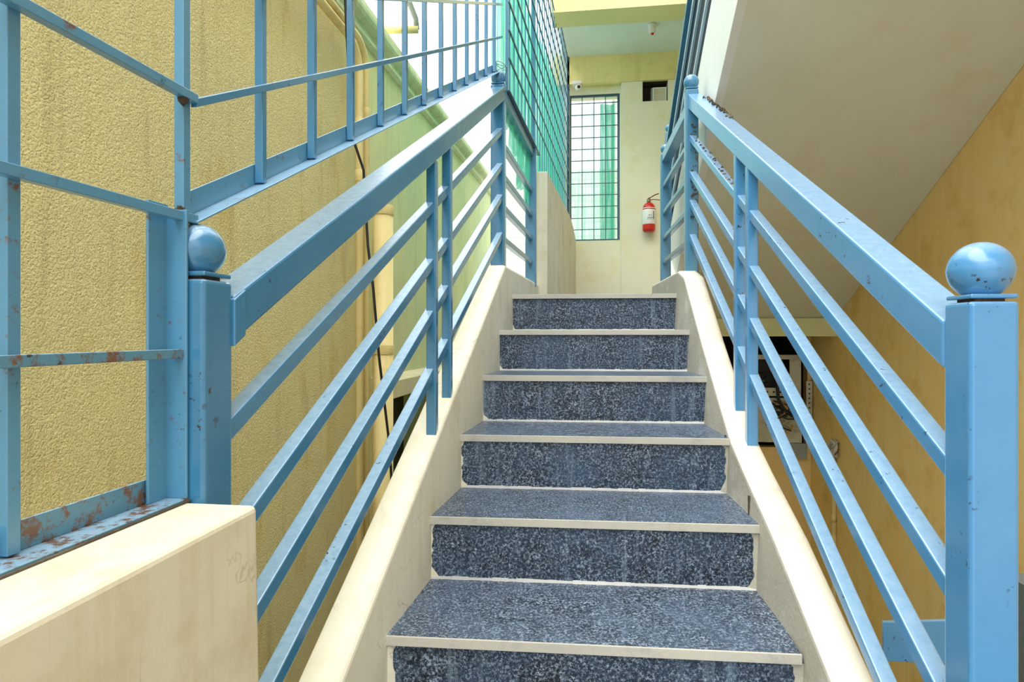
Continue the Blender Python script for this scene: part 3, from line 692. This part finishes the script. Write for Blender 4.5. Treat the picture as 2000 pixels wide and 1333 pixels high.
m = MB().box(1.657, 1.702, 5.10, 5.104, -0.70, -0.362); m.box(1.698, 1.702, 5.104, 5.159, -0.70, -0.362); m.build('strip', M['steel'], ss, 0.0005)
for i in range(9): MB().box(1.674, 1.685, 5.098, 5.1005, -0.392 - i * 0.037, -0.381 - i * 0.037).build('slot', M['black'], ss)
br = MB(); br.hexa([(1.50, 5.12, -0.962), (1.67, 5.12, -0.985), (1.67, 5.159, -0.985), (1.50, 5.159, -0.962), (1.50, 5.12, -0.853), (1.67, 5.12, -0.861), (1.67, 5.159, -0.861), (1.50, 5.159, -0.853)])
tag(br.build('metal_bracket', M['galv'], None, 0.001), 'grey metal bracket below the electrical enclosure', 'bracket')
m = MB().tube([(1.694, 4.64, -0.88), (1.694, 4.64, -3.98)], 0.015, 12)
cd = thing('conduit_pipe', (1.694, 4.64, -3.98), 'thin cream conduit running down the right wall below a wire knot', 'pipe')
m.build('tube', M['pipe'], cd); MB().tube([(1.692, 4.64, -1.28), (1.692, 4.64, -1.33)], 0.018, 12).build('collar', M['pipe'], cd)
m = MB()
for i in range(16):
    pts = [(1.680 + 0.018 * math.sin(j * 1.7 + i), 4.63 + 0.058 * math.sin(j * 1.1 + 2 * i), -0.81 + 0.058 * math.cos(j * 1.3 + i)) for j in range(7)]
    m.tube(pts, 0.0065, 6)
o = m.build('wire_bundle', M['cement']); tag(o, 'tangled pale wire knot where the conduit leaves the right wall', 'wires'); o['kind'] = 'stuff'
# flat blue bar beyond the right newel
fb = MB(); fb.hexa([(0.585, 1.34, -0.665), (0.80, 1.38, -0.680), (0.80, 1.39, -0.680), (0.585, 1.35, -0.665), (0.585, 1.34, -0.585), (0.80, 1.38, -0.585), (0.80, 1.39, -0.585), (0.585, 1.35, -0.585)])
tag(fb.build('flat_brace', M['blue_r'], None, 0.002), 'flat blue steel bar low behind the right newel post', 'bar')
cb = thing('blue_cabinet', (1.5, 2.3, -4.0), 'dark blue metal cabinet just showing past the right newel post', 'cabinet')
MB().box(1.50, 1.708, 2.32, 2.5, -4.0, -0.88).build('body', M['navy'], cb, 0.003)
MB().box(1.496, 1.62, 2.312, 2.3195, -1.17, -1.13).build('pale_band', M['label'], cb)
MB().box(1.496, 1.62, 2.312, 2.3195, -1.53, -1.39).build('pale_band', M['label'], cb)

# ------------------------------------------------------------------ near floor, ground
m = MB(); m.box(-0.60, 0.62, -1.2, ynose(-3) + 0.6, FLOOR - 0.15, FLOOR); m.box(0.62, 1.708, -1.2, 0.9, FLOOR - 0.15, FLOOR); struct(m, 'floor', M['floor'])
m = MB(); m.box(-12, 12, -6, 20, -4.2, -4.0); o = m.build('floor', M['ground']); o['kind'] = 'structure'

# ------------------------------------------------------------------ neighbour building
XN = lambda y: -1.25 + 0.02 * y
nb = thing('building', (-1.3, 3, -4.0), 'neighbouring building with rough yellow stucco wall, mossy green farther along, under a cornice', 'building')
m = MB()
ZT, ZW0, ZW1, YW0, YW1 = 1.60, -1.25, -0.355, 3.42, 4.30
for (a, b_, z0, z1) in ((-1.5, YW0, -4.0, ZT), (YW0, YW1, -4.0, ZW0), (YW0, YW1, ZW1, ZT), (YW1, 7.2, -4.0, ZT)):
    m.bar_y(lambda y: XN(y) - 0.25, XN, a, b_, z0, z1, z0, z1)
m.build('wall', M['stucco'], nb)
prof = [(-0.25, 1.515), (0.012, 1.515), (0.030, 1.530), (0.030, 1.548), (0.016, 1.556), (0.016, 1.585), (0.052, 1.603), (0.060, 1.620), (0.060, 1.640), (0.022, 1.652), (0.010, 1.735), (-0.25, 1.735)]
MB().extrude_xz_along_y(prof, -1.5, 7.25, XN, 1).build('cornice', M['cornice'], nb)
MB().hexa([(-1.19, 3.16, -0.345), (-1.075, 3.16, -0.345), (-1.062, 4.6, -0.345), (-1.17, 4.6, -0.345), (-1.19, 3.16, -0.225), (-1.075, 3.16, -0.250), (-1.062, 4.6, -0.250), (-1.17, 4.6, -0.225)]).build('window_ledge', M['ledge'], nb, 0.004)
MB().bar_y(lambda y: XN(y) - 0.24, lambda y: XN(y) - 0.20, YW0, YW1, ZW0, ZW1, ZW0, ZW1).build('dark_window', M['black'], nb)
# pipes
def pipe(name, pts, r, collars, label, mat='pipe'):
    t = thing(name, pts[-1], label, 'pipe'); MB().tube(pts, r, 18).build('tube', M[mat], t)
    for c in collars:
        MB().tube([(c[0], c[1], c[2] - 0.028), (c[0], c[1], c[2] + 0.028)], r * 1.16, 18).build('collar', M[mat], t, 0.002)
def bendpts(x, y, z, r, ybeg, n=8):
    pts = [(x, ybeg, z)]
    for i in range(n + 1):
        a = math.pi / 2 * i / n; pts.append((x, y - r + r * math.sin(a), z - r + r * math.cos(a)))
    pts.append((x, y, -3.95)); return pts
pipe('drain_pipe', bendpts(-1.123, 2.845, 1.385, 0.13, -1.4), 0.0185, [(-1.123, 2.845, 1.02), (-1.123, 2.845, 0.77)], 'thin cream pipe on stucco wall, the nearer of the two bent pipes')
pipe('drain_pipe', bendpts(-1.121, 2.93, 1.430, 0.13, -1.4), 0.0165, [(-1.121, 2.93, 1.10)], 'thin cream pipe on stucco wall, the farther of the two bent pipes')
t = thing('drain_pipe', (-1.085, 3.07, -3.95), 'thick cream vertical drain pipe on the stucco wall beside the ledge', 'pipe')
MB().tube([(-1.085, 3.07, 0.66), (-1.085, 3.07, -3.95)], 0.053, 24).build('tube', M['pipe'], t)
for z in (0.62, -0.10): MB().tube([(-1.085, 3.07, z), (-1.085, 3.07, z + 0.05)], 0.057, 24).build('collar', M['pipe'], t, 0.002)
# black cable
pts = [(-1.075, 2.56, 1.9), (-1.075, 2.56, 1.46), (-1.08, 2.61, 1.15), (-1.07, 2.66, 0.86), (-1.05, 2.71, 0.76), (-1.01, 2.66, 0.40), (-0.985, 2.66, 0.21), (-0.965, 2.68, -0.10), (-0.95, 2.76, -0.46), (-0.95, 2.80, -0.63), (-0.95, 2.85, -1.0), (-1.0, 2.9, -2.2)]
tag(MB().tube(pts, 0.006, 8).build('power_cable', M['black']), 'black cable dangling in front of the cream pipes', 'cable')
# pipe stub poking over the cornice
t = thing('roof_pipe', (-1.2, 3.9, 1.75), 'short cream pipe elbow with a grey pipe above the neighbouring cornice', 'pipe')
MB().tube([(-1.25, 3.55, 1.83), (-1.05, 3.60, 1.845)], 0.022, 14).build('elbow', M['pipe'], t)
MB().tube([(-1.06, 3.60, 1.845), (-1.06, 3.58, 1.90), (-1.16, 3.2, 2.25)], 0.016, 12).build('tube', M['galv'], t)

# ------------------------------------------------------------------ distant building
db = thing('building', (0, 14, -4), 'whitewashed brick building far behind, seen through the net and window', 'building')
MB().box(-2.2, 4.0, 14.0, 14.4, -4, 3.75).build('wall', M['brick'], db)
MB().box(-9.0, -2.2, 14.0, 14.4, -4, 3.1).build('wall', M['brick'], db)
MB().box(0.75, 1.15, 13.97, 14.0, 1.9, 2.45).build('window', M['net_d'], db)
